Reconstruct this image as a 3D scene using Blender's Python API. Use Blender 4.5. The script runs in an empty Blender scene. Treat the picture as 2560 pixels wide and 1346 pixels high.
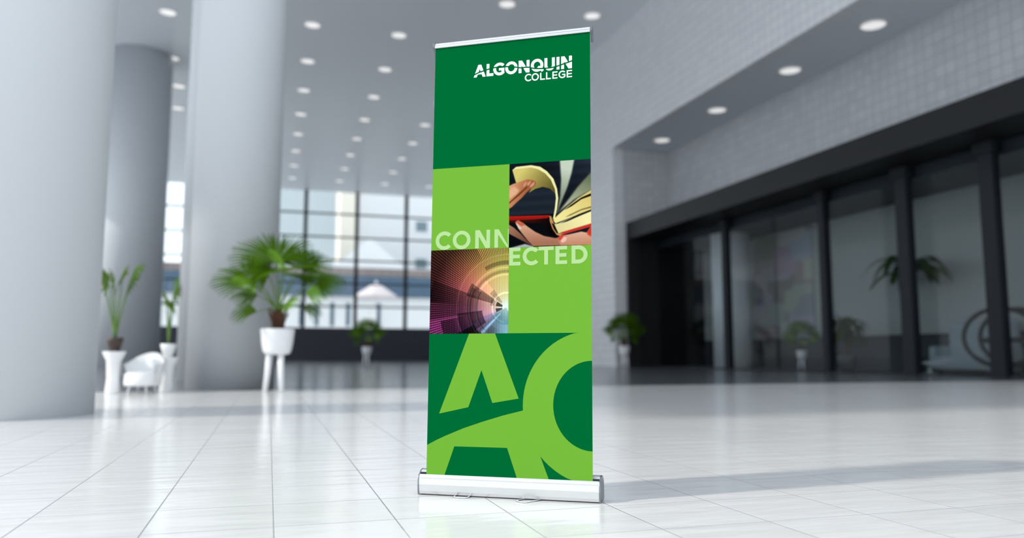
import bpy, bmesh, math, random
import numpy as np
from mathutils import Vector, Matrix

random.seed(7)
SC = bpy.context.scene
COL = SC.collection
PI = math.pi

# ------------------------------------------------------------------ camera
# room frame: X to the right across the hall, Y along the hall, Z up
F_PX, EYE = 1960.0, 0.66
PITCH = math.atan(215 / F_PX)
YAW = math.atan(608 * math.cos(PITCH) / F_PX)
cam_d = bpy.data.cameras.new('camera')
cam = bpy.data.objects.new('camera', cam_d)
COL.objects.link(cam)
cam_d.sensor_width = 36
cam_d.lens = 36 * F_PX / 2560
cam_d.clip_end = 600
cam_d.clip_start = 0.05
cam.location = (0, 0, EYE)
cam.rotation_euler = (PI / 2 + PITCH, 0, -YAW)
cam_d.dof.use_dof = True
cam_d.dof.focus_distance = 3.62
cam_d.dof.aperture_fstop = 0.98
SC.camera = cam

# ------------------------------------------------------------------ light
SC.view_settings.view_transform = 'Standard'
SC.view_settings.look = 'None'
SC.view_settings.gamma = 1
SC.view_settings.use_curve_mapping = False
SC.view_settings.exposure = 0.0
SC.cycles.use_denoising = True
SC.cycles.max_bounces = 8
SC.cycles.diffuse_bounces = 5
SC.cycles.transparent_max_bounces = 12
SC.cycles.caustics_reflective = False
SC.cycles.caustics_refractive = False
SC.cycles.sample_clamp_indirect = 6

world = bpy.data.worlds.new('sky')
SC.world = world
world.use_nodes = True
bg = world.node_tree.nodes['Background']
# hazy sky: brightest along the horizon, bluer and dimmer overhead
_t = world.node_tree
_tc = _t.nodes.new('ShaderNodeTexCoord')
_sp = _t.nodes.new('ShaderNodeSeparateXYZ')
_t.links.new(_tc.outputs['Generated'], _sp.inputs[0])
_cr = _t.nodes.new('ShaderNodeValToRGB')
_cr.color_ramp.elements[0].position, _cr.color_ramp.elements[0].color = 0.0, (0.905, 0.95, 1.0, 1)
_cr.color_ramp.elements[1].position, _cr.color_ramp.elements[1].color = 0.75, (0.50, 0.565, 0.63, 1)
_t.links.new(_sp.outputs[2], _cr.inputs[0])
_t.links.new(_cr.outputs[0], bg.inputs[0])
bg.inputs[1].default_value = 2.05

sun_d = bpy.data.lights.new('sun', 'SUN')
sun = bpy.data.objects.new('sun', sun_d)
COL.objects.link(sun)
sun_d.energy = 2.75
sun_d.angle = math.radians(2.6)
sun_d.color = (1.0, 0.95, 0.87)
SUN_EL, SUN_AZ = math.radians(33), math.radians(3)      # light travels towards +X, a touch towards +Y
sdir = Vector((math.cos(SUN_AZ) * math.cos(SUN_EL), math.sin(SUN_AZ) * math.cos(SUN_EL), -math.sin(SUN_EL)))
sun.rotation_euler = sdir.to_track_quat('-Z', 'Y').to_euler()
sun.location = (-40, 0, 40)

# ------------------------------------------------------------------ materials
def lin(r, g, b):
    def c(v):
        v /= 255.0
        return v / 12.92 if v <= 0.04045 else ((v + 0.055) / 1.055) ** 2.4
    return (c(r), c(g), c(b), 1)

class N:
    """small node-graph helper"""
    def __init__(self, name):
        self.m = bpy.data.materials.new(name)
        self.m.use_nodes = True
        self.t = self.m.node_tree
        self.b = self.t.nodes['Principled BSDF']
        self.o = self.t.nodes['Material Output']
    def n(self, typ, **kw):
        x = self.t.nodes.new(typ)
        for k, v in kw.items():
            setattr(x, k, v)
        return x
    def l(self, a, b):
        self.t.links.new(a, b)
    def math(self, op, a, b=None, c=None, clamp=False):
        x = self.n('ShaderNodeMath', operation=op)
        x.use_clamp = clamp
        for i, v in enumerate((a, b, c)):
            if v is None:
                continue
            if isinstance(v, (int, float)):
                x.inputs[i].default_value = v
            else:
                self.l(v, x.inputs[i])
        return x.outputs[0]
    def mix(self, fac, a, b):
        x = self.n('ShaderNodeMix', data_type='RGBA')
        for i, v in ((0, fac), (6, a), (7, b)):
            if isinstance(v, (int, float)):
                x.inputs[i].default_value = v
            elif isinstance(v, tuple):
                x.inputs[i].default_value = v
            else:
                self.l(v, x.inputs[i])
        return x.outputs[2]

def pmat(name, col, rough=0.5, metal=0.0, spec=0.5, vary=0.04, scale=6.0, bump=0.0):
    g = N(name)
    tc = g.n('ShaderNodeTexCoord')
    nz = g.n('ShaderNodeTexNoise')
    nz.inputs['Scale'].default_value = scale
    nz.inputs['Detail'].default_value = 3
    g.l(tc.outputs['Object'], nz.inputs['Vector'])
    a = tuple(max(0, c * (1 - vary)) for c in col[:3]) + (1,)
    b = tuple(min(1, c * (1 + vary)) for c in col[:3]) + (1,)
    g.l(g.mix(nz.outputs['Fac'], a, b), g.b.inputs['Base Color'])
    g.b.inputs['Roughness'].default_value = rough
    g.b.inputs['Metallic'].default_value = metal
    g.b.inputs['Specular IOR Level'].default_value = spec
    if bump:
        bp = g.n('ShaderNodeBump')
        bp.inputs['Distance'].default_value = bump
        g.l(nz.outputs['Fac'], bp.inputs['Height'])
        g.l(bp.outputs['Normal'], g.b.inputs['Normal'])
    return g.m

def emit(name, col, strength):
    g = N(name)
    g.b.inputs['Base Color'].default_value = col
    g.b.inputs['Emission Color'].default_value = col
    g.b.inputs['Emission Strength'].default_value = strength
    return g.m

def grid_mask(g, ca, cb, ta, tb, oa, ob, w):
    """1 on the joints of a square tiling in the two coordinates"""
    outs = []
    for c, t, o in ((ca, ta, oa), (cb, tb, ob)):
        s = g.math('DIVIDE', g.math('SUBTRACT', c, o), t)
        fr = g.math('FRACT', s)
        d = g.math('MULTIPLY', g.math('MINIMUM', fr, g.math('SUBTRACT', 1.0, fr)), t)
        outs.append(g.math('SUBTRACT', 1.0, g.math('SMOOTH_MIN', g.math('DIVIDE', d, w / 2), 1.0, 0.3), clamp=True))
    return outs

TILE = 0.472
def floor_white():
    g = N('white_polished_tile')
    geo = g.n('ShaderNodeNewGeometry')
    sep = g.n('ShaderNodeSeparateXYZ')
    g.l(geo.outputs['Position'], sep.inputs[0])
    X, Y = sep.outputs[0], sep.outputs[1]
    gx, gy = grid_mask(g, X, Y, TILE, TILE * 1.005, 0.040, 2.775, 0.0085)
    joint = g.math('MAXIMUM', gx, gy)
    # a slightly different white for each tile
    cx = g.math('FLOOR', g.math('DIVIDE', g.math('SUBTRACT', X, 0.040), TILE))
    cy = g.math('FLOOR', g.math('DIVIDE', g.math('SUBTRACT', Y, 2.775), TILE * 1.005))
    cmb = g.n('ShaderNodeCombineXYZ')
    g.l(cx, cmb.inputs[0]); g.l(cy, cmb.inputs[1])
    wn = g.n('ShaderNodeTexWhiteNoise', noise_dimensions='2D')
    g.l(cmb.outputs[0], wn.inputs['Vector'])
    base = g.mix(wn.outputs['Value'], (0.735, 0.725, 0.72, 1), (0.775, 0.765, 0.76, 1))
    g.l(g.mix(joint, base, (0.36, 0.38, 0.41, 1)), g.b.inputs['Base Color'])
    # gentle waviness of the glazed surface and sunken joints
    mp = g.n('ShaderNodeMapping')
    mp.inputs['Scale'].default_value = (0.9, 3.2, 1)
    g.l(geo.outputs['Position'], mp.inputs['Vector'])
    nz = g.n('ShaderNodeTexNoise')
    nz.inputs['Scale'].default_value = 2.2
    nz.inputs['Detail'].default_value = 2.5
    g.l(mp.outputs[0], nz.inputs['Vector'])
    hgt = g.math('SUBTRACT', g.math('MULTIPLY', nz.outputs['Fac'], 0.0045), g.math('MULTIPLY', joint, 0.002))
    bp = g.n('ShaderNodeBump')
    bp.inputs['Strength'].default_value = 1.0
    bp.inputs['Distance'].default_value = 1.0
    g.l(hgt, bp.inputs['Height'])
    g.l(bp.outputs['Normal'], g.b.inputs['Normal'])
    g.b.inputs['Roughness'].default_value = 0.15
    g.b.inputs['Specular IOR Level'].default_value = 0.3
    return g.m

def floor_dark():
    g = N('dark_polished_stone')
    geo = g.n('ShaderNodeNewGeometry')
    nz = g.n('ShaderNodeTexNoise')
    nz.inputs['Scale'].default_value = 1.2
    nz.inputs['Detail'].default_value = 3
    g.l(geo.outputs['Position'], nz.inputs['Vector'])
    g.l(g.mix(nz.outputs['Fac'], (0.10, 0.11, 0.125, 1), (0.15, 0.16, 0.175, 1)), g.b.inputs['Base Color'])
    bp = g.n('ShaderNodeBump')
    bp.inputs['Distance'].default_value = 0.004
    g.l(nz.outputs['Fac'], bp.inputs['Height'])
    g.l(bp.outputs['Normal'], g.b.inputs['Normal'])
    g.b.inputs['Roughness'].default_value = 0.16
    return g.m

def wall_tiles(name, axis, col, col2, joint_col, t=0.42):
    g = N(name)
    geo = g.n('ShaderNodeNewGeometry')
    sep = g.n('ShaderNodeSeparateXYZ')
    g.l(geo.outputs['Position'], sep.inputs[0])
    A = sep.outputs[axis]
    Z = sep.outputs[2]
    ga, gz = grid_mask(g, A, Z, t, t, 0.0, 0.0, 0.06)
    joint = g.math('MAXIMUM', ga, gz)
    cmb = g.n('ShaderNodeCombineXYZ')
    g.l(g.math('FLOOR', g.math('DIVIDE', A, t)), cmb.inputs[0])
    g.l(g.math('FLOOR', g.math('DIVIDE', Z, t)), cmb.inputs[1])
    wn = g.n('ShaderNodeTexWhiteNoise', noise_dimensions='2D')
    g.l(cmb.outputs[0], wn.inputs['Vector'])
    g.l(g.mix(joint, g.mix(wn.outputs['Value'], col, col2), joint_col), g.b.inputs['Base Color'])
    bp = g.n('ShaderNodeBump')
    bp.inputs['Distance'].default_value = 0.01
    bp.invert = True
    g.l(joint, bp.inputs['Height'])
    g.l(bp.outputs['Normal'], g.b.inputs['Normal'])
    g.b.inputs['Roughness'].default_value = 0.35
    return g.m

def glass(name, tint, refl=1.0, rough=0.0):
    g = N(name)
    tr = g.n('ShaderNodeBsdfTransparent')
    tr.inputs[0].default_value = tint
    gl = g.n('ShaderNodeBsdfGlossy')
    gl.inputs['Roughness'].default_value = rough
    lw = g.n('ShaderNodeLayerWeight')
    lw.inputs[0].default_value = 0.5
    fr = g.math('MULTIPLY_ADD', g.math('POWER', lw.outputs['Facing'], 5.0), 0.96, 0.04)
    mx = g.n('ShaderNodeMixShader')
    g.l(g.math('MULTIPLY', fr, refl), mx.inputs[0])
    g.l(tr.outputs[0], mx.inputs[1])
    g.l(gl.outputs[0], mx.inputs[2])
    g.l(mx.outputs[0], g.o.inputs['Surface'])
    return g.m

def vcol_mat(name, rough=0.55):
    g = N(name)
    at = g.n('ShaderNodeVertexColor')
    at.layer_name = 'print'
    g.l(at.outputs[0], g.b.inputs['Base Color'])
    g.b.inputs['Roughness'].default_value = rough
    g.b.inputs['Specular IOR Level'].default_value = 0.0
    return g.m

def leaf_mat(name, c1, c2):
    g = N(name)
    geo = g.n('ShaderNodeNewGeometry')
    nz = g.n('ShaderNodeTexNoise')
    nz.inputs['Scale'].default_value = 3.0
    tc = g.n('ShaderNodeTexCoord')
    g.l(tc.outputs['Object'], nz.inputs['Vector'])
    col = g.mix(nz.outputs['Fac'], c1, c2)
    g.l(col, g.b.inputs['Base Color'])
    g.b.inputs['Roughness'].default_value = 0.45
    g.b.inputs['Specular IOR Level'].default_value = 0.06
    tl = g.n('ShaderNodeBsdfTranslucent')
    g.l(g.mix(0.35, col, (0.30, 0.50, 0.02, 1)), tl.inputs[0])
    mx = g.n('ShaderNodeMixShader')
    mx.inputs[0].default_value = 0.3
    g.l(g.b.outputs[0], mx.inputs[1])
    g.l(tl.outputs[0], mx.inputs[2])
    g.l(mx.outputs[0], g.o.inputs['Surface'])
    return g.m

M = dict(
    floor=floor_white(), floor_dark=floor_dark(),
    ceiling=pmat('ceiling_paint', (0.86, 0.885, 0.92, 1), 0.32, spec=0.6, vary=0.01, scale=0.3),
    column=pmat('column_plaster', (0.545, 0.575, 0.605, 1), 0.55, spec=0.25, vary=0.01, scale=0.5),
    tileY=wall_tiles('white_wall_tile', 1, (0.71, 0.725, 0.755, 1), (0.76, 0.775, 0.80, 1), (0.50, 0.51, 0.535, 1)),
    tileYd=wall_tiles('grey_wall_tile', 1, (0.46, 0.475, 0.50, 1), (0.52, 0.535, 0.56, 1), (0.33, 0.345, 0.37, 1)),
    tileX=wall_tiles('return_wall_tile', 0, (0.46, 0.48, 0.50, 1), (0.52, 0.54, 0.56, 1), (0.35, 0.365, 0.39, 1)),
    soffit=pmat('soffit_paint', (0.74, 0.78, 0.83, 1), 0.7, spec=0.2, vary=0.02, scale=0.4),
    dark=pmat('anthracite_panel', (0.008, 0.009, 0.0105, 1), 0.5, spec=0.3),
    black=pmat('black_panel', (0.008, 0.009, 0.010, 1), 0.6, spec=0.2),
    mull=pmat('dark_bronze_metal', (0.011, 0.014, 0.019, 1), 0.55, spec=0.25),
    sill=pmat('anthracite_sill_cladding', (0.030, 0.035, 0.045, 1), 0.45, spec=0.3),
    glass=glass('clear_window_glass', (0.93, 0.96, 0.97, 1), 0.6),
    sglass=glass('tinted_storefront_glass', (0.84, 0.87, 0.88, 1), 0.22),
    spot=emit('downlight_glow', (1.0, 0.98, 0.96, 1), 0.62),
    rim=pmat('white_trim_ring', (0.8, 0.8, 0.8, 1), 0.4),
    alu=pmat('brushed_aluminium', (0.64, 0.65, 0.665, 1), 0.30, metal=0.75, vary=0.01),
    chrome=pmat('chrome', (0.80, 0.82, 0.84, 1), 0.10, metal=1.0, vary=0.01),
    steel=pmat('grey_steel_cap', (0.13, 0.14, 0.155, 1), 0.4, metal=0.4),
    capm=pmat('end_cap_metal', (0.22, 0.235, 0.255, 1), 0.22, metal=0.85),
    groove=pmat('groove_shadow_grey', (0.50, 0.51, 0.53, 1), 0.5),
    blackp=pmat('black_plastic', (0.008, 0.008, 0.01, 1), 0.5),
    dgreen=pmat('print_dark_green', lin(0, 86, 41), 0.9, spec=0.0, vary=0.0),
    lgreen=pmat('print_light_green', lin(96, 150, 47), 0.9, spec=0.0, vary=0.0),
    pgreen=pmat('print_pale_green', lin(151, 182, 125), 0.9, spec=0.0, vary=0.0),
    pwhite=pmat('print_white', (0.86, 0.87, 0.87, 1), 0.9, spec=0.0, vary=0.0),
    back=pmat('banner_reverse', (0.7, 0.7, 0.7, 1), 0.8, vary=0.01),
    pict=vcol_mat('printed_picture'),
    pot=pmat('white_ceramic', (0.78, 0.79, 0.81, 1), 0.35, vary=0.01),
    soil=pmat('soil', (0.03, 0.02, 0.014, 1), 0.95, vary=0.5, scale=30, bump=0.02),
    trunk=pmat('fibrous_bark', (0.085, 0.035, 0.018, 1), 0.9, vary=0.6, scale=25, bump=0.02),
    leaf=leaf_mat('palm_leaf', (0.030, 0.085, 0.002, 1), (0.085, 0.19, 0.003, 1)),
    leafd=leaf_mat('dark_strap_leaf', (0.012, 0.035, 0.008, 1), (0.03, 0.07, 0.015, 1)),
    leafl=leaf_mat('young_palm_leaf', (0.14, 0.33, 0.02, 1), (0.26, 0.50, 0.05, 1)),
    stem=pmat('green_stalk', (0.10, 0.20, 0.03, 1), 0.5),
    white=pmat('white_lacquer', (0.78, 0.79, 0.80, 1), 0.35, vary=0.01),
    brown=pmat('dark_brown_pot', (0.045, 0.028, 0.022, 1), 0.5),
    shopwall=pmat('shop_wall_paint', (0.40, 0.41, 0.40, 1), 0.8, vary=0.05, scale=0.3),
    shopfloor=pmat('shop_floor', (0.14, 0.15, 0.17, 1), 0.3),
    fabric=pmat('grey_upholstery', (0.34, 0.39, 0.42, 1), 0.9, vary=0.1, scale=20),
)

def head_diffuser():  # translucency added to spread daylight inward and lift the ceiling and walls
    g = N('unseen_light_diffuser')
    tl = g.n('ShaderNodeBsdfTranslucent')
    tl.inputs[0].default_value = (0.62, 0.66, 0.72, 1)
    mx = g.n('ShaderNodeMixShader')
    mx.inputs[0].default_value = 0.6
    g.b.inputs['Base Color'].default_value = (0.7, 0.7, 0.7, 1)
    g.l(g.b.outputs[0], mx.inputs[1])
    g.l(tl.outputs[0], mx.inputs[2])
    g.l(mx.outputs[0], g.o.inputs['Surface'])
    return g.m
M['diffuser'] = head_diffuser()

# ------------------------------------------------------------------ mesh helpers
class MB:
    def __init__(self):
        self.v, self.f, self.mi, self.sm = [], [], [], []
    def add(self, vs, fs, mi=0, smooth=False):
        o = len(self.v)
        self.v += [tuple(p) for p in vs]
        for f in fs:
            self.f.append(tuple(i + o for i in f)); self.mi.append(mi); self.sm.append(smooth)
        return self
    def box(self, x0, x1, y0, y1, z0, z1, mi=0):
        vs = [(x, y, z) for z in (z0, z1) for y in (y0, y1) for x in (x0, x1)]
        return self.add(vs, [(0, 2, 3, 1), (4, 5, 7, 6), (0, 1, 5, 4), (2, 6, 7, 3), (0, 4, 6, 2), (1, 3, 7, 5)], mi)
    def lathe(self, prof, n=48, cx=0, cy=0, mi=0, cap0=True, cap1=True, smooth=True):
        vs = []
        for r, z in prof:
            for k in range(n):
                a = 2 * PI * k / n
                vs.append((cx + r * math.cos(a), cy + r * math.sin(a), z))
        fs = []
        for i in range(len(prof) - 1):
            for k in range(n):
                k2 = (k + 1) % n
                fs.append((i * n + k, i * n + k2, (i + 1) * n + k2, (i + 1) * n + k))
        self.add(vs, fs, mi, smooth)
        if cap0:
            self.add(vs[:n], [tuple(range(n))[::-1]], mi)
        if cap1:
            self.add(vs[-n:], [tuple(range(n))], mi)
        return self
    def tube(self, pts, rad, n=10, mi=0, closed=False, caps=True):
        pts = [Vector(p) for p in pts]
        rs = rad if isinstance(rad, (list, tuple)) else [rad] * len(pts)
        L = len(pts)
        up = Vector((0.13, 0.21, 1)).normalized()
        vs = []
        for i, p in enumerate(pts):
            if closed:
                t = pts[(i + 1) % L] - pts[i - 1]
            else:
                t = pts[min(i + 1, L - 1)] - pts[max(i - 1, 0)]
            t.normalize()
            a = t.cross(up)
            if a.length < 1e-3:
                a = t.cross(Vector((1, 0, 0)))
            a.normalize()
            b = t.cross(a)
            for k in range(n):
                q = 2 * PI * k / n
                vs.append(p + (a * math.cos(q) + b * math.sin(q)) * rs[i])
        fs = []
        for i in range(L if closed else L - 1):
            j = (i + 1) % L
            for k in range(n):
                k2 = (k + 1) % n
                fs.append((i * n + k, i * n + k2, j * n + k2, j * n + k))
        self.add(vs, fs, mi, True)
        if caps and not closed:
            self.add(vs[:n], [tuple(range(n))[::-1]], mi)
            self.add(vs[-n:], [tuple(range(n))], mi)
        return self
    def prism(self, poly, axis_fn, d0, d1, mi=0, smooth_sides=False):
        """extrude a 2-D outline; axis_fn(p, q, d) -> xyz"""
        n = len(poly)
        a = [axis_fn(p, q, d0) for p, q in poly]
        b = [axis_fn(p, q, d1) for p, q in poly]
        self.add(a, [tuple(range(n))[::-1]], mi)
        self.add(b, [tuple(range(n))], mi)
        self.add(a + b, [(i, (i + 1) % n, n + (i + 1) % n, n + i) for i in range(n)], mi, smooth_sides)
        return self
    def build(self, name, mats, parent=None, loc=None, bevel=0.0):
        me = bpy.data.meshes.new(name)
        me.from_pydata(self.v, [], self.f)
        if not isinstance(mats, (list, tuple)):
            mats = [mats]
        for m in mats:
            me.materials.append(m)
        for p, mi, s in zip(me.polygons, self.mi, self.sm):
            p.material_index = mi
            p.use_smooth = s
        bm = bmesh.new(); bm.from_mesh(me)
        if not getattr(self, 'keep', False):
            bmesh.ops.remove_doubles(bm, verts=bm.verts, dist=1e-5)
            bmesh.ops.recalc_face_normals(bm, faces=bm.faces)
        bm.to_mesh(me); bm.free()
        o = bpy.data.objects.new(name, me)
        COL.objects.link(o)
        if parent:
            o.parent = parent
        if loc:
            o.location = loc
        if bevel:
            bv = o.modifiers.new('bevel', 'BEVEL')
            bv.width = bevel; bv.segments = 3; bv.limit_method = 'ANGLE'
        return o

def tag(o, label, cat, group=None, kind=None):
    o['label'] = label
    o['category'] = cat
    if group:
        o['group'] = group
    if kind:
        o['kind'] = kind
    return o

def thing(name, label, cat, loc=(0, 0, 0), rz=0.0, group=None):
    o = bpy.data.objects.new(name, None)
    o.empty_display_size = 0.2
    COL.objects.link(o)
    o.location = loc
    o.rotation_euler = (0, 0, rz)
    return tag(o, label, cat, group)

def struct(o, label, cat='building part'):
    o['kind'] = 'structure'
    o['label'] = label
    o['category'] = cat
    return o

def dup(root, loc, rz, label, scale=1.0):
    r = root.copy(); COL.objects.link(r)
    r.location = loc; r.rotation_euler = (0, 0, rz); r.scale = (scale,) * 3
    r['label'] = label
    for ch in list(root.children):
        c = ch.copy(); COL.objects.link(c); c.parent = r
        for g in list(ch.children):
            d = g.copy(); COL.objects.link(d); d.parent = c
    return r

# ------------------------------------------------------------------ the hall
H_C = 18.76            # ceiling
X1, X2 = 18.10, 21.55  # upper tiled wall, recessed tiled fascia
ZS, ZF = 12.27, 9.08   # soffit height, bottom of the fascia
YE = 39.5              # end of the recess
YF = 87.8              # far window wall
YB = -9.0              # the hall behind the camera
XL = -14.0             # window front on the left
YT = 15.6              # white tiles end here, dark stone beyond

struct(MB().box(XL - 2, 27, YB - 3, YT, -0.12, 0).build('floor', M['floor']), 'glossy white square floor tiles under the banner', 'floor')
struct(MB().box(XL - 2, 27, YT, YF + 0.4, -0.12, 0).build('floor_rear', M['floor_dark']), 'dark polished stone floor at the far end of the hall', 'floor')
struct(MB().box(XL - 0.4, X1 + 0.6, 11.0, YF + 0.4, H_C, H_C + 0.4).build('ceiling', M['ceiling']), 'high pale grey ceiling with rows of round downlights', 'ceiling')

w = MB()
w.box(X1, X1 + 0.6, YB, YE, ZS, H_C)
w.box(X1, X1 + 0.6, YE, YF, 0, H_C)
struct(w.build('wall_right', M['tileY']), 'white tiled wall above the recess and beside its far end', 'wall')
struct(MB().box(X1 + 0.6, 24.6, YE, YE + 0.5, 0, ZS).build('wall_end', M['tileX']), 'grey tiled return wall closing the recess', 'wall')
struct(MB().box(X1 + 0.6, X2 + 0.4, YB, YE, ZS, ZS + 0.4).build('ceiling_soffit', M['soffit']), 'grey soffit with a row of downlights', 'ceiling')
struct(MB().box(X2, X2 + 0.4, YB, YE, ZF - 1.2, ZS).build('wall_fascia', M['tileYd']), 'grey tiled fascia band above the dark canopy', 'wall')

# dark portal: canopy along the shop front and its jamb on the end wall
XC, XG, XB, ZC, ZG = 18.85, 20.6, 23.6, 8.0, 7.06
p = MB()
p.box(XC, XC + 0.5, YB, YE - 0.005, ZG, ZC)
p.box(XC + 0.5, XB, YB, YE - 0.005, ZG, ZG + 0.3)
p.box(XC + 0.5, X2 - 0.005, YB, YE - 0.005, ZC - 0.1, ZC)
struct(p.build('trim_1', M['dark']), 'anthracite canopy band running above the shop windows', 'trim')
struct(MB().box(XC, XC + 0.62, YE - 0.25, YE - 0.005, 0, ZG).build('trim_2', M['dark']), 'anthracite jamb at the far end of the shop front', 'trim')
struct(MB().box(XC + 0.62, XB, YE - 0.12, YE - 0.005, 0, ZG).build('wall_dark', M['black']), 'black panel wall at the end of the shop', 'wall')
struct(MB().box(XB, XB + 0.3, YB, YE - 0.13, 0, ZG).build('wall_shop', M['shopwall']), 'grey back wall inside the shop', 'wall')
struct(MB().box(XB - 0.05, XB - 0.002, YB, YE - 0.13, 0.02, 1.45).build('trim_3', M['sill']), 'dark wainscot along the foot of the shop back wall', 'trim')
struct(MB().box(XG + 0.1, XB, YB, YE - 0.13, 0, 0.02).build('floor_shop', M['shopfloor']), 'dark floor inside the shop', 'floor')
struct(MB().box(XG + 0.2, XB, YB, YE - 0.13, 6.62, ZG - 0.005).build('ceiling_shop', M['sill']), 'dark ceiling inside the shop', 'ceiling')

# shop window: mullions and panes
win = bpy.data.objects.new('window_2', None); COL.objects.link(win)
struct(win, 'tall tinted shop window with dark mullions on the right', 'window')
MY = [32.3, 25.4, 21.3, 17.95, 14.6, 10.5, 4.0]
MW = [0.34, 0.32, 0.50, 0.50, 0.5, 0.5, 0.5]
for y, wd in zip(MY, MW):
    MB().box(XG - 0.16, XG + 0.16, y - wd / 2, y + wd / 2, 0, ZG).box(XG - 0.24, XG + 0.24, y - wd / 2 - 0.1, y + wd / 2 + 0.1, ZG - 0.35, ZG).build('mullion', M['mull'], win, bevel=0.02)
ys = [YE - 0.26] + MY + [YB]
for a, b in zip(ys[:-1], ys[1:]):
    MB().box(XG - 0.015, XG + 0.015, b + 0.16, a - 0.16, 0.06, ZG - 0.02).build('pane', M['sglass'], win)
MB().box(XG - 0.06, XG + 0.06, YB, YE - 0.26, 0, 0.06).build('bottom_rail', M['mull'], win)

# far window wall
struct(MB().box(XL - 0.3, X1, YF, YF + 0.5, 0, 3.62).build('wall_back', M['sill']), 'low anthracite wall under the far window', 'wall')
win = bpy.data.objects.new('window_1', None); COL.objects.link(win)
struct(win, 'huge gridded window at the far end of the hall', 'window')
xs = [-13.5, -7.8, -2.2, 3.4, 8.96, 14.5]
for x in xs:
    MB().box(x - 0.2, x + 0.2, YF - 0.05, YF + 0.3, 3.62, H_C).build('mullion', M['mull'], win)
for z in (5.95, 8.5, 11.08, 13.65, 16.25):
    MB().box(XL, X1, YF + 0.02, YF + 0.22, z - 0.09, z + 0.09).build('transom', M['mull'], win)
MB().box(XL, X1, YF + 0.12, YF + 0.14, 3.62, H_C).build('pane', M['glass'], win)

# window front on the left (its light falls across the hall)
win = bpy.data.objects.new('window_3', None); COL.objects.link(win)
struct(win, 'window front along the left side of the hall', 'window')
for k in range(9):
    y = 10 + 9.5 * k
    MB().box(XL - 0.1, XL + 0.1, y - 0.09, y + 0.09, 0, H_C).build('mullion', M['mull'], win)
MB().add([(XL, 6.5, 11.6), (XL, YF, 11.6), (XL, YF, H_C), (XL, 6.5, H_C)], [(0, 1, 2, 3)]).build('unseen_head_panel', M['diffuser'], win)  # out of view: stops direct sun, added diffuse glow brightens the hall

# round columns
for (cx, cy, r, lab) in ((-2.73, 9.93, 0.86, 'big round white column at the left edge of the photo'),
                         (-0.72, 16.85, 0.85, 'round white column right behind the large potted palm'),
                         (-1.44, 22.15, 0.85, 'white column half hidden behind the one by the palm'),
                         (-8.0, 50.56, 1.82, 'thick far column between the two left columns')):
    struct(MB().lathe([(r, 0), (r, H_C)], 96, cx, cy).build('column', M['column']), lab, 'column')

# downlights
def downlight(x, y, z, lab, grp, r=0.42):
    t = thing('downlight', lab, 'ceiling light', (x, y, z), 0, grp)
    MB().lathe([(r * 1.12, 0), (r * 1.12, -0.03), (r, -0.045), (r, -0.012)], 40, cap0=False, cap1=False).build('trim_ring', M['rim'], t)
    MB().lathe([(r, -0.012), (r * 0.5, -0.016), (0.01, -0.018)], 40, cap0=False).build('lens', M['spot'], t)
    return t
def dl_copy(src, loc, lab, grp):
    t = dup(src, loc, 0, lab)
    t['group'] = grp
    return t
ORD = ['nearest', 'second', 'third', 'fourth', 'fifth', 'sixth', 'seventh', 'eighth', 'ninth']
rows = [('leftmost', 1.72, list(range(0, 8))), ('second', 6.49, list(range(-1, 8))),
        ('third', 11.22, [-1, 2, 3, 4, 5, 6, 7]), ('rightmost', 15.98, [-1, 7])]
first = None
for nm, x, ks in rows:
    for i, k in enumerate(ks):
        o_ = ORD[i] if len(ks) > 2 else ('nearest', 'farthest')[i]
        lab = '%s round white downlight of the %s row on the main ceiling' % (o_, nm)
        pos = (x, 42.85 + 5.617 * k, H_C)
        if first is None:
            first = downlight(*pos, lab, 'downlights of the main ceiling')
        else:
            dl_copy(first, pos, lab, 'downlights of the main ceiling')
for i, (x, y) in enumerate([(-5.7, 43.47), (-6.25, 50.42), (-6.4, 55.72), (-6.98, 60.87)]):
    dl_copy(first, (x, y, H_C), '%s round downlight seen between the two left columns' % ORD[i], 'downlights between the left columns')
for i, y in enumerate((21.65, 26.3, 31.8, 37.3)):
    dl_copy(first, (20.03, y, ZS), '%s round downlight in the grey soffit on the right' % ORD[i], 'downlights of the soffit')

# ------------------------------------------------------------------ fan palms in white pots on three legs
def fan_blade(mb, hub, d, nrm, R, nseg=26, spread=PI * 1.25, droop=0.35, mi=0, rnd=None):
    d = d.normalized()
    nrm = (nrm - d * nrm.dot(d)).normalized()
    s = nrm.cross(d)
    half = spread / nseg / 2
    rows = [0.04, 0.28, 0.5, 0.66, 0.8, 0.92, 1.0]
    for k in range(nseg):
        a = -spread / 2 + spread * (k + 0.5) / nseg
        rr = R * (0.80 + 0.20 * math.cos(a * 0.8)) * (1 + rnd.uniform(-0.06, 0.05))
        dr = droop * (1 + rnd.uniform(-0.3, 0.4))
        a += rnd.uniform(-0.02, 0.02)
        vs = []
        for t in rows:
            wdt = half if t <= 0.5 else half * max(0.02, (1 - (t - 0.5) / 0.5)) ** 0.75
            for e, lift in ((-1, 0.0), (0, 0.035), (1, 0.0)):
                b = a + e * wdt
                q = hub + (d * math.cos(b) + s * math.sin(b)) * (rr * t)
                q = q + nrm * (lift * rr * min(t, 0.5)) + nrm * (0.10 * R * t * (1 - t))
                q.z -= dr * rr * t * t * t
                vs.append(q)
        fs = []
        for i in range(len(rows) - 1):
            for j in (0, 1):
                fs.append((i * 3 + j, i * 3 + j + 1, (i + 1) * 3 + j + 1, (i + 1) * 3 + j))
        mb.add(vs, fs, mi, True)

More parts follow.
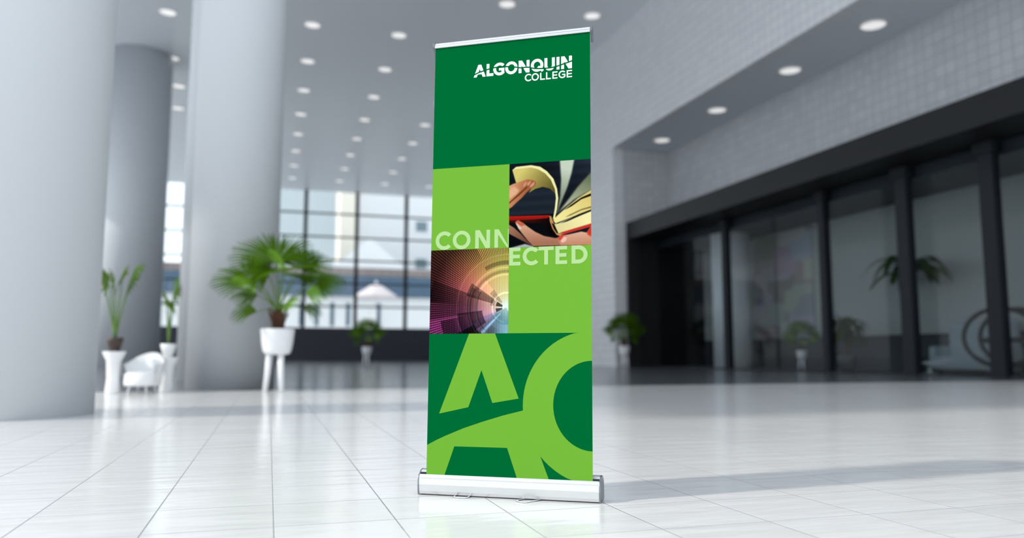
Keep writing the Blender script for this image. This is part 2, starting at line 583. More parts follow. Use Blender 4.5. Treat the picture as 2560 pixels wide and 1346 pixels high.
def frond(parent, crown, hub, d, nrm, R, mat, rnd, **kw):
    crown, hub = Vector(crown), Vector(hub)
    pet = MB()
    n = 9
    pts, rad = [], []
    for i in range(n):
        t = i / (n - 1)
        q = crown.lerp(hub, t)
        q.z += 0.16 * (hub - crown).length * math.sin(PI * t) * (0.6 if hub.z > crown.z + 0.2 else 1)
        pts.append(q); rad.append(0.016 - 0.008 * t)
    b = MB(); b.keep = True
    fan_blade(b, hub, Vector(d), Vector(nrm), R, rnd=rnd, **kw)
    f = b.build('frond', mat, parent)
    pet.tube(pts, rad, 7)
    pet.build('petiole', M['stem'], f)
    return f

def make_palm(loc, rz, label, group):
    rnd = random.Random(11)
    t = thing('potted_palm', label, 'potted palm', loc, rz, group)
    zt, zb = 1.13, 0.665                     # pot rim, pot bottom
    prof = [(0.02, zb), (0.185, zb), (0.225, zb + 0.02), (0.25, zb + 0.07), (0.275, zb + 0.2), (0.30, zt - 0.02), (0.303, zt - 0.005),
            (0.298, zt), (0.282, zt), (0.276, zt - 0.02), (0.268, zt - 0.1)]
    MB().lathe(prof, 56, cap1=False).build('pot', M['pot'], t)
    MB().lathe([(0.01, zt - 0.05), (0.15, zt - 0.055), (0.271, zt - 0.07)], 40, cap0=False, cap1=False).build('soil', M['soil'], t)
    for k in range(3):
        a = math.radians(-60 + 120 * k)
        c, s = math.cos(a), math.sin(a)
        MB().tube([(0.13 * c, 0.13 * s, zb + 0.03), (0.155 * c, 0.155 * s, 0.34), (0.19 * c, 0.19 * s, 0.0)], [0.058, 0.052, 0.044], 16).build('leg', M['pot'], t)
    tr = MB()
    tr.tube([(0, 0, zt - 0.07), (0.005, 0, zt + 0.12), (0.0, 0.01, zt + 0.28), (0.0, 0.0, zt + 0.36)], [0.105, 0.12, 0.09, 0.05], 16)
    for k in range(26):                     # old leaf bases and fibres
        a = rnd.uniform(0, 2 * PI); z = zt + rnd.uniform(0.0, 0.26)
        c, s = math.cos(a), math.sin(a)
        tr.tube([(0.09 * c, 0.09 * s, z), (0.14 * c, 0.14 * s, z + 0.10), (0.19 * c, 0.19 * s, z + rnd.uniform(0.16, 0.24))], [0.022, 0.014, 0.004], 6)
    tr.build('trunk', M['trunk'], t)
    crown = (0, 0, zt + 0.30)
    up = Vector((0, -0.45, 0.9))
    px = 0.0074
    # (hub dx, dy, dz ; direction ; normal ; radius ; material)
    L = [((-0.05, 0.02, 0.94), (-0.18, 0.62, 0.62), (0.0, -0.75, 0.65), 0.95, 'leaf', 1.2, 0.06),
         ((0.34, 0.05, 0.84), (0.5, 0.45, 0.62), (-0.1, -0.75, 0.6), 0.66, 'leaf', 1.15, 0.12),
         ((0.06, -0.15, 0.90), (-0.5, -0.55, 0.22), (0.1, -0.75, 0.65), 0.40, 'leafl', 1.0, 0.15),
         ((0.10, -0.12, 0.76), (0.25, -0.8, 0.05), (0.0, -0.6, 0.8), 0.70, 'leaf', 1.25, 0.15),
         ((-0.18, -0.05, 0.68), (-0.85, -0.2, 0.42), (0.15, -0.7, 0.7), 0.62, 'leaf', 0.95, 0.15),
         ((-0.50, 0.0, 0.52), (-0.97, -0.05, 0.20), (0.05, -0.6, 0.8), 0.72, 'leaf', 0.62, 0.12),
         ((-0.38, -0.15, 0.54), (-0.8, -0.4, 0.0), (0.05, -0.5, 0.85), 0.46, 'leafl', 0.7, 0.2),
         ((-0.36, -0.05, 0.30), (-0.95, -0.2, 0.08), (0.0, -0.6, 0.8), 0.50, 'leaf', 0.7, 0.2),
         ((-0.36, -0.05, 0.00), (-0.9, -0.1, 0.22), (0.0, -0.6, 0.8), 0.48, 'leaf', 0.6, 0.3),
         ((0.66, 0.0, 0.58), (0.92, -0.1, 0.08), (0.0, -0.6, 0.8), 0.56, 'leaf', 0.85, 0.14),
         ((0.46, -0.12, 0.36), (0.88, -0.25, 0.12), (0.0, -0.6, 0.8), 0.50, 'leafl', 0.7, 0.15),
         ((0.44, 0.05, 0.08), (0.85, 0.0, 0.02), (0.0, -0.6, 0.8), 0.36, 'leaf', 0.7, 0.25),
         ((0.12, -0.18, 0.15), (0.6, -0.6, 0.1), (0.0, -0.7, 0.7), 0.30, 'leafl', 0.8, 0.2),
         ((-0.20, 0.30, 0.72), (-0.7, 0.45, 0.35), (0.0, -0.4, 0.9), 0.60, 'leaf', 1.1, 0.15),
         ((0.32, 0.32, 0.66), (0.7, 0.5, 0.2), (0.0, -0.4, 0.9), 0.60, 'leaf', 1.1, 0.15)]
    for h, d, nr, R, mt, sp, dr in L:
        hub = (crown[0] + h[0], crown[1] + h[1], crown[2] + h[2])
        frond(t, crown, hub, d, nr, R, M[mt], rnd, spread=PI * sp, nseg=max(16, int(28 * sp)), droop=dr)
    return t

palm = make_palm((0.14, 14.9, 0), 0, 'large fan palm in a white pot on legs before a white column', 'fan palms in white pots')
dup(palm, (5.98, 50.9, 0), -0.2, 'small far fan palm in a white pot before the gridded window', 1.04)
dup(palm, (18.2, 38.6, 0), PI - 0.4, 'dark fan palm in a white pot beside the black shop panel', 1.0)
dup(palm, (22.1, 29.0, 0.02), -0.6, 'fan palm in a white pot behind the shop glass', 0.74)

# ------------------------------------------------------------------ roller banner
FIT = (1.07214, 3.55188, 0.095, -0.56476, 0.0281, 0.79862, 2.12867)
AZ, LEAN, PW, PH = FIT[3], FIT[4], FIT[5], FIT[6]
ban = thing('roller_banner', 'tall green roller banner with white lettering on its aluminium base', 'banner', (FIT[0], FIT[1], 0), AZ)
# local frame: x along the banner, -y towards the viewer, z up; the sheet leans back a little
def sheet(s, t, e=0.0):
    return (s - PW / 2, t * math.sin(LEAN) - e * math.cos(LEAN), FIT[2] + t * math.cos(LEAN) - e * math.sin(LEAN))

# aluminium base case
BW0, BW1 = -0.432, 0.428
prof = [(-0.006, 0.006), (-0.010, 0.02), (-0.012, 0.05), (-0.010, 0.078), (-0.004, 0.092), (-0.001, 0.096), (0.001, 0.094), (0.002, 0.085), (0.014, 0.085), (0.016, 0.104),
        (0.024, 0.113), (0.045, 0.117), (0.07, 0.110), (0.088, 0.09), (0.096, 0.06), (0.096, 0.012), (0.088, 0.006)]
base = MB().prism(prof, lambda p, q, d: (d, p, q), BW0, BW1).build('base_case', M['alu'], ban)
MB().box(BW0 + 0.002, BW1 - 0.002, 0.0032, 0.0138, 0.0853, 0.1040).build('slot', M['blackp'], base)
MB().box(BW0 + 0.004, BW1 - 0.004, -0.0115, -0.0085, 0.0785, 0.0815).build('groove', M['groove'], base)
cap = [(p * 1.03 + (-0.002 if p < 0.04 else 0.002), q * 1.03 - 0.004) for p, q in prof]
cap = [(p, max(q, 0.0)) for p, q in cap if not (0.0 < p < 0.015)]
for d0, d1 in ((BW0 - 0.007, BW0), (BW1, BW1 + 0.007)):
    MB().prism(cap, lambda p, q, d: (d, p, q), d0, d1).build('end_cap', M['capm'], ban, bevel=0.0015)
# wire feet swung out under the base
def foot(x, ang, ln, wd):
    c, s = math.cos(ang), math.sin(ang)
    pts = []
    for q, r in ((0.03, -wd / 2), (-ln + 0.012, -wd / 2), (-ln, -wd / 2 + 0.012), (-ln, wd / 2 - 0.012), (-ln + 0.012, wd / 2), (0.03, wd / 2)):
        pts.append((x + r * c - q * s, q * c + r * s, 0.0036))
    return MB().tube(pts, 0.0035, 8).build('foot', M['chrome'], ban)
foot(-0.215, 0.0, 0.045, 0.068)
foot(0.125, -0.62, 0.085, 0.062)
# pole behind the sheet
MB().tube([(0, 0.045, 0.11), (0, 0.06 + 0.5 * PH * math.sin(LEAN) - 0.01, 1.1), (0, PH * math.sin(LEAN) + 0.02, FIT[2] + PH * 0.998)], 0.009, 12).build('support_pole', M['alu'], ban)

# top rail: a slim two-ridge clamp bar with drooping end caps
def rail_pt(s, dy, dt):
    x, y, z = sheet(s, PH + dt)
    return (x, y + dy, z)
rp = [(-0.007, -0.002), (-0.0095, 0.004), (-0.0085, 0.0095), (-0.0055, 0.0105), (-0.0085, 0.0125), (-0.0080, 0.0185), (-0.004, 0.0235),
      (0.004, 0.0245), (0.009, 0.020), (0.010, 0.008), (0.008, -0.002)]
MB().prism(rp, lambda p_, q_, d: rail_pt(d, p_, q_), -0.001, PW + 0.001).build('top_rail', M['alu'], ban)
for sgn, s0 in ((-1, -0.001), (1, PW + 0.001)):
    cb = MB()
    cp = [(-0.010, 0.003), (-0.0115, 0.024), (-0.006, 0.028), (0.011, 0.028), (0.014, 0.02), (0.030, -0.042), (0.022, -0.045), (0.008, -0.012)]
    cb.prism(cp, lambda p_, q_, d: rail_pt(d, p_, q_), s0, s0 + sgn * 0.0115)
    cb.build('rail_cap', M['steel'], ban, bevel=0.001)

# printed sheet
def flat(poly, e):
    return [sheet(s, t, e) for s, t in poly]
sh = MB()
th = 0.0006
c4 = [(0, -0.012), (PW, -0.012), (PW, PH), (0, PH)]
f_, b_ = flat(c4, 0), flat(c4, -th)
sh.add(f_ + b_, [(0, 1, 2, 3)], 0)
sh.add(f_ + b_, [(7, 6, 5, 4), (0, 4, 5, 1), (1, 5, 6, 2), (2, 6, 7, 3), (3, 7, 4, 0)], 1)
panel = sh.build('banner_sheet', [M['dgreen'], M['back']], ban)
E1, E2, E3, E4 = 0.0003, 0.0008, 0.0016, 0.002
R1, R2, R3 = 0.6675, 1.0785, 1.4922
MID = 0.3985

def pieces(name, polys, e, mat):
    m = MB(); m.keep = True
    for i_, pl in enumerate(polys):
        area = sum(pl[i][0] * pl[(i + 1) % len(pl)][1] - pl[(i + 1) % len(pl)][0] * pl[i][1] for i in range(len(pl)))
        if area < 0:
            pl = pl[::-1]
        m.add(flat(pl, e + (i_ % 67) * 6e-6), [tuple(range(len(pl)))])
    return m.build(name, mat, panel)

def rect(a, b, c, d):
    return [(a, c), (b, c), (b, d), (a, d)]
pieces('light_green_square', [rect(0, MID, R2, R3)], E1, M['lgreen'])
pieces('light_green_square', [rect(MID, PW, R3 - R3 + R1, R2)], E1, M['lgreen'])

# big cropped monogram on the lowest square
def ellipse(cx, cy, rx, ry, a0, a1, n=48):
    return [(cx + rx * math.cos(a0 + (a1 - a0) * i / n), cy + ry * math.sin(a0 + (a1 - a0) * i / n)) for i in range(n + 1)]
cl = lambda pl: [(min(max(s, 0), PW), min(max(t, 0.0), R1)) for s, t in pl]
outer = cl(ellipse(0.80, 0.333, 0.328, 0.3435, PI * 0.5, PI * 1.5))
inner = ellipse(0.80, 0.335, 0.1835, 0.2037, PI * 0.5, PI * 1.5)
inner = [(min(s, PW), t) for s, t in inner]
ring = outer + inner[::-1]
cap_a = [(0.2033, R1), (0.3333, R1), (0.4519, 0.3623), (0.3235, 0.3399), (0.268, 0.4935), (0.2051, 0.3186), (0.0582, 0.2858)]
sw = [(0, 0.1369), (0.05, 0.163), (0.0965, 0.1843), (0.1817, 0.2197), (0.2803, 0.2535), (0.3778, 0.2834), (0.4745, 0.3082), (0.52, 0.24), (0.62, 0.06),
      (0.72, 0.0), (0, 0.0)]
pieces('monogram', [ring, cap_a, sw], E1, M['lgreen'])
dark = [[(0.0912, 0), (0.1383, 0.1344), (0.3971, 0.135), (0.4450, 0)],
        [(0.5962, 0), (0.5565, 0.1013), (0.575, 0.081), (0.5967, 0.0612), (0.622, 0.042), (0.6498, 0.0239), (0.68, 0.009), (0.7085, 0)]]
pieces('monogram_gap', dark, E2, M['dgreen'])

# --- lettering out of strokes and ring segments
def stroke(p0, p1, w0, w1=None, horiz=True):
    """slanted bar whose ends are cut level (capitals' diagonals) or square"""
    w1 = w0 if w1 is None else w1
    if horiz:
        return [(p0[0] - w0 / 2, p0[1]), (p0[0] + w0 / 2, p0[1]), (p1[0] + w1 / 2, p1[1]), (p1[0] - w1 / 2, p1[1])]
    dx, dy = p1[0] - p0[0], p1[1] - p0[1]
    l = math.hypot(dx, dy); nx, ny = -dy / l * w0 / 2, dx / l * w0 / 2
    return [(p0[0] - nx, p0[1] - ny), (p0[0] + nx, p0[1] + ny), (p1[0] + nx, p1[1] + ny), (p1[0] - nx, p1[1] - ny)][::-1]
def arc(cx, cy, rx, ry, w_, a0, a1, n=36):
    o = ellipse(cx, cy, rx, ry, math.radians(a0), math.radians(a1), n)
    i = ellipse(cx, cy, rx - w_, ry - w_, math.radians(a0), math.radians(a1), n)
    return [[o[k], o[k + 1], i[k + 1], i[k]] for k in range(n)]
def letter(ch, x0, x1, y0, y1, w_):
    W, Hh = x1 - x0, y1 - y0
    cx, cy = (x0 + x1) / 2, (y0 + y1) / 2
    P = []
    if ch == 'A':
        P += [stroke((x0 + w_ * .55, y0), (cx, y1), w_ * 1.1, w_ * 1.1), stroke((x1 - w_ * .55, y0), (cx, y1), w_ * 1.1, w_ * 1.1)]
        P += [rect(x0 + W * .24, x1 - W * .24, y0 + Hh * .20, y0 + Hh * .20 + w_ * .85)]
    elif ch == 'L':
        P += [rect(x0, x0 + w_, y0, y1), rect(x0, x1, y0, y0 + w_ * .95)]
    elif ch == 'I':
        P += [rect(x0, x1, y0, y1)]
    elif ch == 'T':
        P += [rect(x0, x1, y1 - w_ * .95, y1), rect(cx - w_ / 2, cx + w_ / 2, y0, y1)]
    elif ch == 'E':
        P += [rect(x0, x0 + w_, y0, y1), rect(x0, x1, y0, y0 + w_ * .92), rect(x0, x1, y1 - w_ * .92, y1), rect(x0, x1 - W * .06, cy - w_ * .46, cy + w_ * .46)]
    elif ch == 'N':
        P += [rect(x0, x0 + w_, y0, y1), rect(x1 - w_, x1, y0, y1), stroke((x1 - w_ * .6, y0), (x0 + w_ * .6, y1), w_ * 1.2, w_ * 1.2)]
    elif ch == 'U':
        r = W / 2
        P += [rect(x0, x0 + w_, y0 + r, y1), rect(x1 - w_, x1, y0 + r, y1)] + arc(cx, y0 + r, r, r, w_, 180, 360)
    elif ch in 'OQ':
        P += arc(cx, cy, W / 2, Hh / 2, w_, 0, 360, 64)
        if ch == 'Q':
            P += [stroke((x1 - w_ * .1, y0 + w_ * .1), (cx + W * .08, cy - Hh * .12), w_ * .95, horiz=False)]
    elif ch == 'C':
        r = Hh / 2
        P += arc(x0 + r, cy, r, r, w_, 42, 318, 44)
    elif ch == 'G':
        r = Hh / 2
        P += arc(x0 + r, cy, r, r, w_, 42, 322, 44)
        P += [rect(x1 - w_, x1, y0 + Hh * .17, cy + w_ * .1), rect(cx + W * .02, x1, cy - w_ * .55, cy + w_ * .3)]
    elif ch == 'D':
        r = Hh / 2
        P += [rect(x0, x0 + w_, y0, y1), rect(x0, x1 - r, y0, y0 + w_), rect(x0, x1 - r, y1 - w_, y1)]
        P += arc(x1 - r, cy, r, r, w_, -90, 90)
    return P

t0, t1 = 1.9525, 2.0165
word = []
for ch, a, b, y0_, y1_ in (('A', 0.208, 0.2705, t0, t1), ('L', 0.2755, 0.311, t0, t1), ('G', 0.3105, 0.3674, t0 - .001, t1 + .001), ('O', 0.3725, 0.4352, t0 - .001, t1 + .001),
                           ('N', 0.4417, 0.4965, t0, t1), ('Q', 0.5040, 0.5664, t0 - .001, t1 + .001), ('U', 0.5727, 0.6243, t0 - .001, t1), ('I', 0.6332, 0.6473, t0, t1),
                           ('N', 0.656, 0.7092, t0, t1)):
    word += letter(ch, a, b, y0_, y1_, 0.0142)
for ch, a, b in (('C', 0.4733, 0.5044), ('O', 0.5077, 0.5442), ('L', 0.5508, 0.5751), ('L', 0.5805, 0.6047), ('E', 0.6123, 0.6374), ('G', 0.6429, 0.6768), ('E', 0.6835, 0.710)):
    o_ = 0.0009 if ch in 'COG' else 0
    word += letter(ch, a, b, 1.9072 - o_, 1.9436 + o_, 0.0062)
pieces('wordmark', word, E2, M['pwhite'])
# the dark slash that runs through the wordmark
sl = [(0.2060, 1.9640), (0.2189, 1.9700), (0.2372, 1.9770), (0.2556, 1.9815), (0.2739, 1.9865), (0.2876, 1.9893), (0.3127, 1.9935), (0.3264, 1.9945), (0.35, 1.9945), (0.374, 1.9933),
      (0.3876, 1.9923), (0.4070, 1.9895), (0.4215, 1.9865), (0.4349, 1.9838), (0.4417, 1.9815), (0.4551, 1.9787), (0.48, 1.9800), (0.4964, 1.9776), (0.5064, 1.9735), (0.52, 1.9695),
      (0.5397, 1.9668), (0.5684, 1.9645), (0.5772, 1.9645), (0.60, 1.9648), (0.6211, 1.9665), (0.6363, 1.9695), (0.6473, 1.9722), (0.6581, 1.9752), (0.6712, 1.979), (0.6907, 1.9840), (0.7110, 1.9900)]
quads = []
for (a, b), (c, d) in zip(sl[:-1], sl[1:]):
    h_ = 0.0036
    quads.append([(a, b - h_), (c, d - h_), (c, d + h_), (a, b + h_)])
quads.append([(0.232, 1.9665), (0.252, 1.9665), (0.247, 1.9535), (0.2275, 1.9535)])
pieces('wordmark_slash', quads, E3, M['dgreen'])

cw = 0.0192
conn = []
for ch, a, b, y0_, y1_ in (('C', 0.0224, 0.1006, 1.0792, 1.1722), ('O', 0.112, 0.2045, 1.0792, 1.1722), ('N', 0.2277, 0.3040, 1.0808, 1.1712)):
    conn += letter(ch, a, b, y0_, y1_, cw)
conn += [rect(0.3255, 0.3255 + cw, 1.0808, 1.1712), [(0.3255, 1.1712), (0.3255 + cw * 1.15, 1.1712), (MID - .006, 1.0925), (MID - .006, 1.0808), (0.389, 1.0808)],
         rect(MID - .0055, MID - .0015, 1.0808, 1.1712)]
pieces('pale_word', conn, E2, M['pgreen'])
ected = []
for ch, a, b, y0_, y1_ in (('E', 0.4005, 0.4568, 0.9912, R2 - .0005), ('C', 0.4674, 0.543, 0.9895, R2 - .0002), ('T', 0.5457, 0.6193, 0.9912, R2 - .0005), ('E', 0.6276, 0.6838, 0.9912, R2 - .0005),
                           ('D', 0.7044, 0.7809, 0.9912, R2 - .0005)):
    ected += letter(ch, a, b, y0_, y1_, cw)
pieces('pale_word', ected, E2, M['pgreen'])

# --- the two printed pictures, drawn into point colours of a fine grid
def picture(name, img, s0, s1, u0, u1, e):
    h_, w_, _ = img.shape
    vs, fs = [], []
    for j in range(h_):
        for i in range(w_):
            vs.append(sheet(s0 + (s1 - s0) * i / (w_ - 1), u1 - (u1 - u0) * j / (h_ - 1), e))
    for j in range(h_ - 1):
        for i in range(w_ - 1):
            k = j * w_ + i
            fs.append((k, k + w_, k + w_ + 1, k + 1))
    me = bpy.data.meshes.new(name)
    me.from_pydata(vs, [], fs)
    me.materials.append(M['pict'])
    ca = me.color_attributes.new('print', 'FLOAT_COLOR', 'POINT')
    v = np.clip(img, 0, 255) / 255.0
    v = np.where(v <= 0.04045, v / 12.92, ((v + 0.055) / 1.055) ** 2.4)
    rgba = np.concatenate([v, np.ones((h_, w_, 1))], 2).astype(np.float32)
    ca.data.foreach_set('color', rgba.ravel())
    o = bpy.data.objects.new(name, me)
    COL.objects.link(o); o.parent = panel
    return o

PWX, PHX = 216, 224
SS = 3
gx, gy = np.meshgrid((np.arange(PWX * SS) + 0.5) / SS / PWX, (np.arange(PHX * SS) + 0.5) / SS / PHX)
def inside(poly):
    r = np.zeros(gx.shape, bool)
    n = len(poly)
    for i in range(n):
        (xa, ya), (xb, yb) = poly[i], poly[(i + 1) % n]
        if ya == yb:
            continue
        c = ((ya > gy) != (yb > gy)) & (gx < (xb - xa) * (gy - ya) / (yb - ya) + xa)
        r ^= c
    return r
def down(a):
    return a.reshape(PHX, SS, PWX, SS, -1).mean((1, 3))
def blur(a, k):
    for ax in (0, 1):
        pad = [(0, 0)] * a.ndim; pad[ax] = (k, k)
        b = np.pad(a, pad, mode='edge')
        a = sum(np.take(b, np.arange(i, i + a.shape[ax]), axis=ax) for i in range(2 * k + 1)) / (2 * k + 1)
    return a

BK = dict(
    fan1=[(0.624, -0.011), (0.803, -0.012), (0.769, 0.152), (0.719, 0.311), (0.636, 0.508), (0.59, 0.626), (0.582, 0.626), (0.627, 0.427), (0.64, 0.226)],
    fan2=[(1.007, 0.15), (1.006, 0.367), (0.801, 0.468), (0.636, 0.588), (0.59, 0.626), (0.719, 0.472), (0.842, 0.318)],
    blockA=[(1.006, 0.363), (1.004, 0.598), (0.8, 0.66), (0.635, 0.716), (0.569, 0.737), (0.544, 0.696), (0.586, 0.65), (0.718, 0.544), (0.842, 0.454)],
    lineA=[(1.006, 0.403), (0.883, 0.448), (0.76, 0.526), (0.677, 0.586), (0.768, 0.542), (0.883, 0.468), (1.005, 0.431)],
    lineB=[(1.005, 0.554), (0.882, 0.584), (0.743, 0.641), (0.685, 0.671), (0.759, 0.648), (0.882, 0.596), (1.005, 0.57)],
    blockB=[(1.004, 0.598), (1.003, 0.756), (0.66, 0.845), (0.602, 0.854), (0.544, 0.744), (0.611, 0.735), (0.767, 0.674)],
    lineC=[(1.004, 0.591), (0.841, 0.644), (0.635, 0.736), (0.718, 0.716), (0.866, 0.659), (1.004, 0.61)],
    redR=[(1.003, 0.752), (1.003, 0.789), (0.66, 0.87), (0.635, 0.844)],
    spine=[(0.498, 0.646), (0.521, 0.647), (0.544, 0.712), (0.606, 0.854), (0.664, 0.853), (0.627, 0.885), (0.586, 0.87), (0.536, 0.8), (0.503, 0.71)],
    spineD=[(0.526, 0.728), (0.557, 0.745), (0.606, 0.851), (0.59, 0.85), (0.552, 0.796)],
    redL=[(-0.005, 0.625), (0.502, 0.635), (0.517, 0.651), (0.469, 0.67), (0.301, 0.679), (-0.005, 0.679)],
    coverD=[(-0.005, 0.676), (0.469, 0.665), (0.503, 0.71), (0.536, 0.808), (0.586, 0.89), (0.503, 0.87), (0.461, 0.813), (0.432, 0.727), (0.217, 0.71), (-0.004, 0.708)],
    edge=[(0.037, 0.075), (0.085, 0.039), (0.273, 0.03), (0.384, 0.055), (0.468, 0.114), (0.548, 0.208), (0.592, 0.328), (0.607, 0.442), (0.59, 0.57), (0.565, 0.685), (0.54, 0.684), (0.562, 0.569), (0.577, 0.44), (0.565, 0.335), (0.515, 0.218), (0.447, 0.141), (0.363, 0.087), (0.273, 0.058), (0.102, 0.064)],
    under=[(0.037, 0.075), (0.102, 0.063), (0.273, 0.057), (0.367, 0.085), (0.452, 0.14), (0.519, 0.219), (0.567, 0.335), (0.577, 0.392), (0.502, 0.323), (0.418, 0.298), (0.325, 0.318), (0.241, 0.362), (0.3, 0.279), (0.086, 0.235)],
    handU=[(-0.008, 0.266), (0.052, 0.241), (0.095, 0.231), (0.197, 0.204), (0.231, 0.198), (0.299, 0.214), (0.333, 0.241), (0.321, 0.281), (0.266, 0.318), (0.215, 0.357), (0.156, 0.419), (0.088, 0.473), (0.037, 0.519), (-0.006, 0.541)],
    gapU=[(-0.007, 0.468), (0.113, 0.367), (0.215, 0.283), (0.24, 0.26), (0.223, 0.3), (0.13, 0.381), (-0.006, 0.484)],
    nail1=[(0.266, 0.302), (0.257, 0.277), (0.299, 0.234), (0.321, 0.236), (0.312, 0.272)],
    nail2=[(0.227, 0.279), (0.223, 0.251), (0.257, 0.22), (0.278, 0.221), (0.253, 0.261)],
    nail3=[(0.179, 0.289), (0.176, 0.264), (0.206, 0.225), (0.223, 0.23), (0.202, 0.274)],
    knuck=[(-0.007, 0.427), (0.095, 0.366), (0.129, 0.319), (0.06, 0.274), (-0.008, 0.328)],
    fing1=[(0.079, 0.696), (0.115, 0.68), (0.174, 0.712), (0.242, 0.764), (0.327, 0.823), (0.436, 0.876), (0.569, 0.905), (0.619, 0.899), (0.635, 0.995), (0.302, 0.991), (0.243, 0.933), (0.175, 0.85), (0.115, 0.774)],
    tip1=[(0.079, 0.696), (0.115, 0.68), (0.174, 0.712), (0.209, 0.738), (0.158, 0.752), (0.098, 0.725)],
    nail4=[(0.081, 0.712), (0.102, 0.713), (0.158, 0.776), (0.137, 0.791)],
    fing2=[(-0.004, 0.721), (0.064, 0.764), (0.15, 0.84), (0.243, 0.941), (0.298, 0.991), (0.133, 0.904), (-0.003, 0.83)],
    thumb=[(0.598, 0.906), (0.635, 0.876), (0.718, 0.871), (0.881, 0.842), (0.946, 0.856), (1.003, 0.772), (1.002, 1.0), (0.635, 0.995), (0.61, 0.938)],
    thumbtip=[(0.596, 0.906), (0.627, 0.879), (0.676, 0.869), (0.705, 0.898), (0.685, 0.941), (0.635, 0.955)],
    nail5=[(0.627, 0.943), (0.676, 0.885), (0.709, 0.902), (0.701, 0.942), (0.66, 0.964)],
    redside=[(0.946, 0.848), (1.003, 0.772), (1.002, 0.906), (0.954, 0.88)],
    greyb=[(0.015, 1.001), (0.201, 0.959), (0.302, 0.991), (0.303, 1.011)],
    shade=[(-0.008, 0.287), (0.586, 0.287), (0.577, 0.65), (-0.005, 0.623)],
)
def tone(a, gain, gam):
    return 255 * gain * (np.clip(a, 0, 255) / 255) ** gam

def book_picture():
    shp = gx.shape
    img = np.zeros(shp + (3,))
    base = np.array([22, 28, 38.])
    img[:] = base
    img += (np.clip(gx - 0.45, 0, 1) * np.clip(0.5 - gy, 0, 1))[..., None] * np.array([90, 110, 130.])
    m = inside(BK['shade'])
    img[m] = np.array([38, 48, 60.])
    img *= (0.92 + 0.08 * np.sin(gy * 55))[..., None]
    img[(gy > 0.62) & (gx < 0.6)] = (10, 14, 18)
    def put(k, c, c2=None, ax=None, soft=0):
        m = inside(BK[k]).astype(float)
        if soft:
            m = blur(m, soft)
        if c2 is None:
            col = np.array(c, float)
        else:
            (xa, ya), (xb, yb) = ax
            q = np.clip(((gx - xa) * (xb - xa) + (gy - ya) * (yb - ya)) / ((xb - xa) ** 2 + (yb - ya) ** 2), 0, 1)[..., None]
            col = np.array(c, float) * (1 - q) + np.array(c2, float) * q
        img[:] = img * (1 - m[..., None]) + col * m[..., None]
    put('fan1', (205, 215, 195), (120, 128, 105), ((0.7, 0.1), (0.62, 0.6)), 7)
    put('fan2', (120, 128, 100), (190, 195, 165), ((0.9, 0.2), (0.75, 0.55)), 9)
    put('blockA', (226, 205, 125), (245, 232, 160), ((0.95, 0.4), (0.7, 0.7)))
    put('lineA', (25, 22, 18)); put('lineB', (120, 105, 60), soft=2)
    put('blockB', (250, 240, 180), (232, 220, 160), ((0.9, 0.65), (0.65, 0.85)))
    put('lineC', (30, 32, 34)); put('redR', (205, 62, 52))
    put('coverD', (58, 16, 14), (12, 8, 10), ((0.3, 0.68), (0.45, 0.8))); put('redL', (196, 42, 32), (150, 24, 18), ((0.3, 0.62), (0.3, 0.68)))
    put('spine', (205, 155, 95)); put('spineD', (22, 12, 8))
    put('under', (222, 208, 125), (104, 92, 42), ((0.15, 0.1), (0.52, 0.4)))
    put('edge', (246, 241, 180))
    put('handU', (226, 170, 128), (150, 78, 40), ((0.0, 0.3), (0.3, 0.42)), 2); put('knuck', (232, 184, 148), soft=9); put('gapU', (120, 62, 34), soft=3)
    for k in ('nail1', 'nail2', 'nail3'):
        put(k, (214, 160, 130), soft=2)
    put('fing2', (176, 132, 108), (120, 80, 62), ((0.0, 0.75), (0.2, 0.95)), 2)
    put('fing1', (222, 172, 144), (176, 124, 98), ((0.3, 0.75), (0.3, 0.95)), 2); put('tip1', (206, 110, 84), soft=5); put('nail4', (232, 210, 200), soft=2)
    put('thumb', (236, 190, 164), (206, 150, 122), ((0.8, 0.82), (0.8, 0.97)), 2); put('redside', (210, 70, 46), soft=6)
    put('thumbtip', (214, 84, 62), soft=5); put('nail5', (244, 200, 184), soft=3); put('greyb', (180, 184, 186), soft=4)
    return blur(down(img), 1)

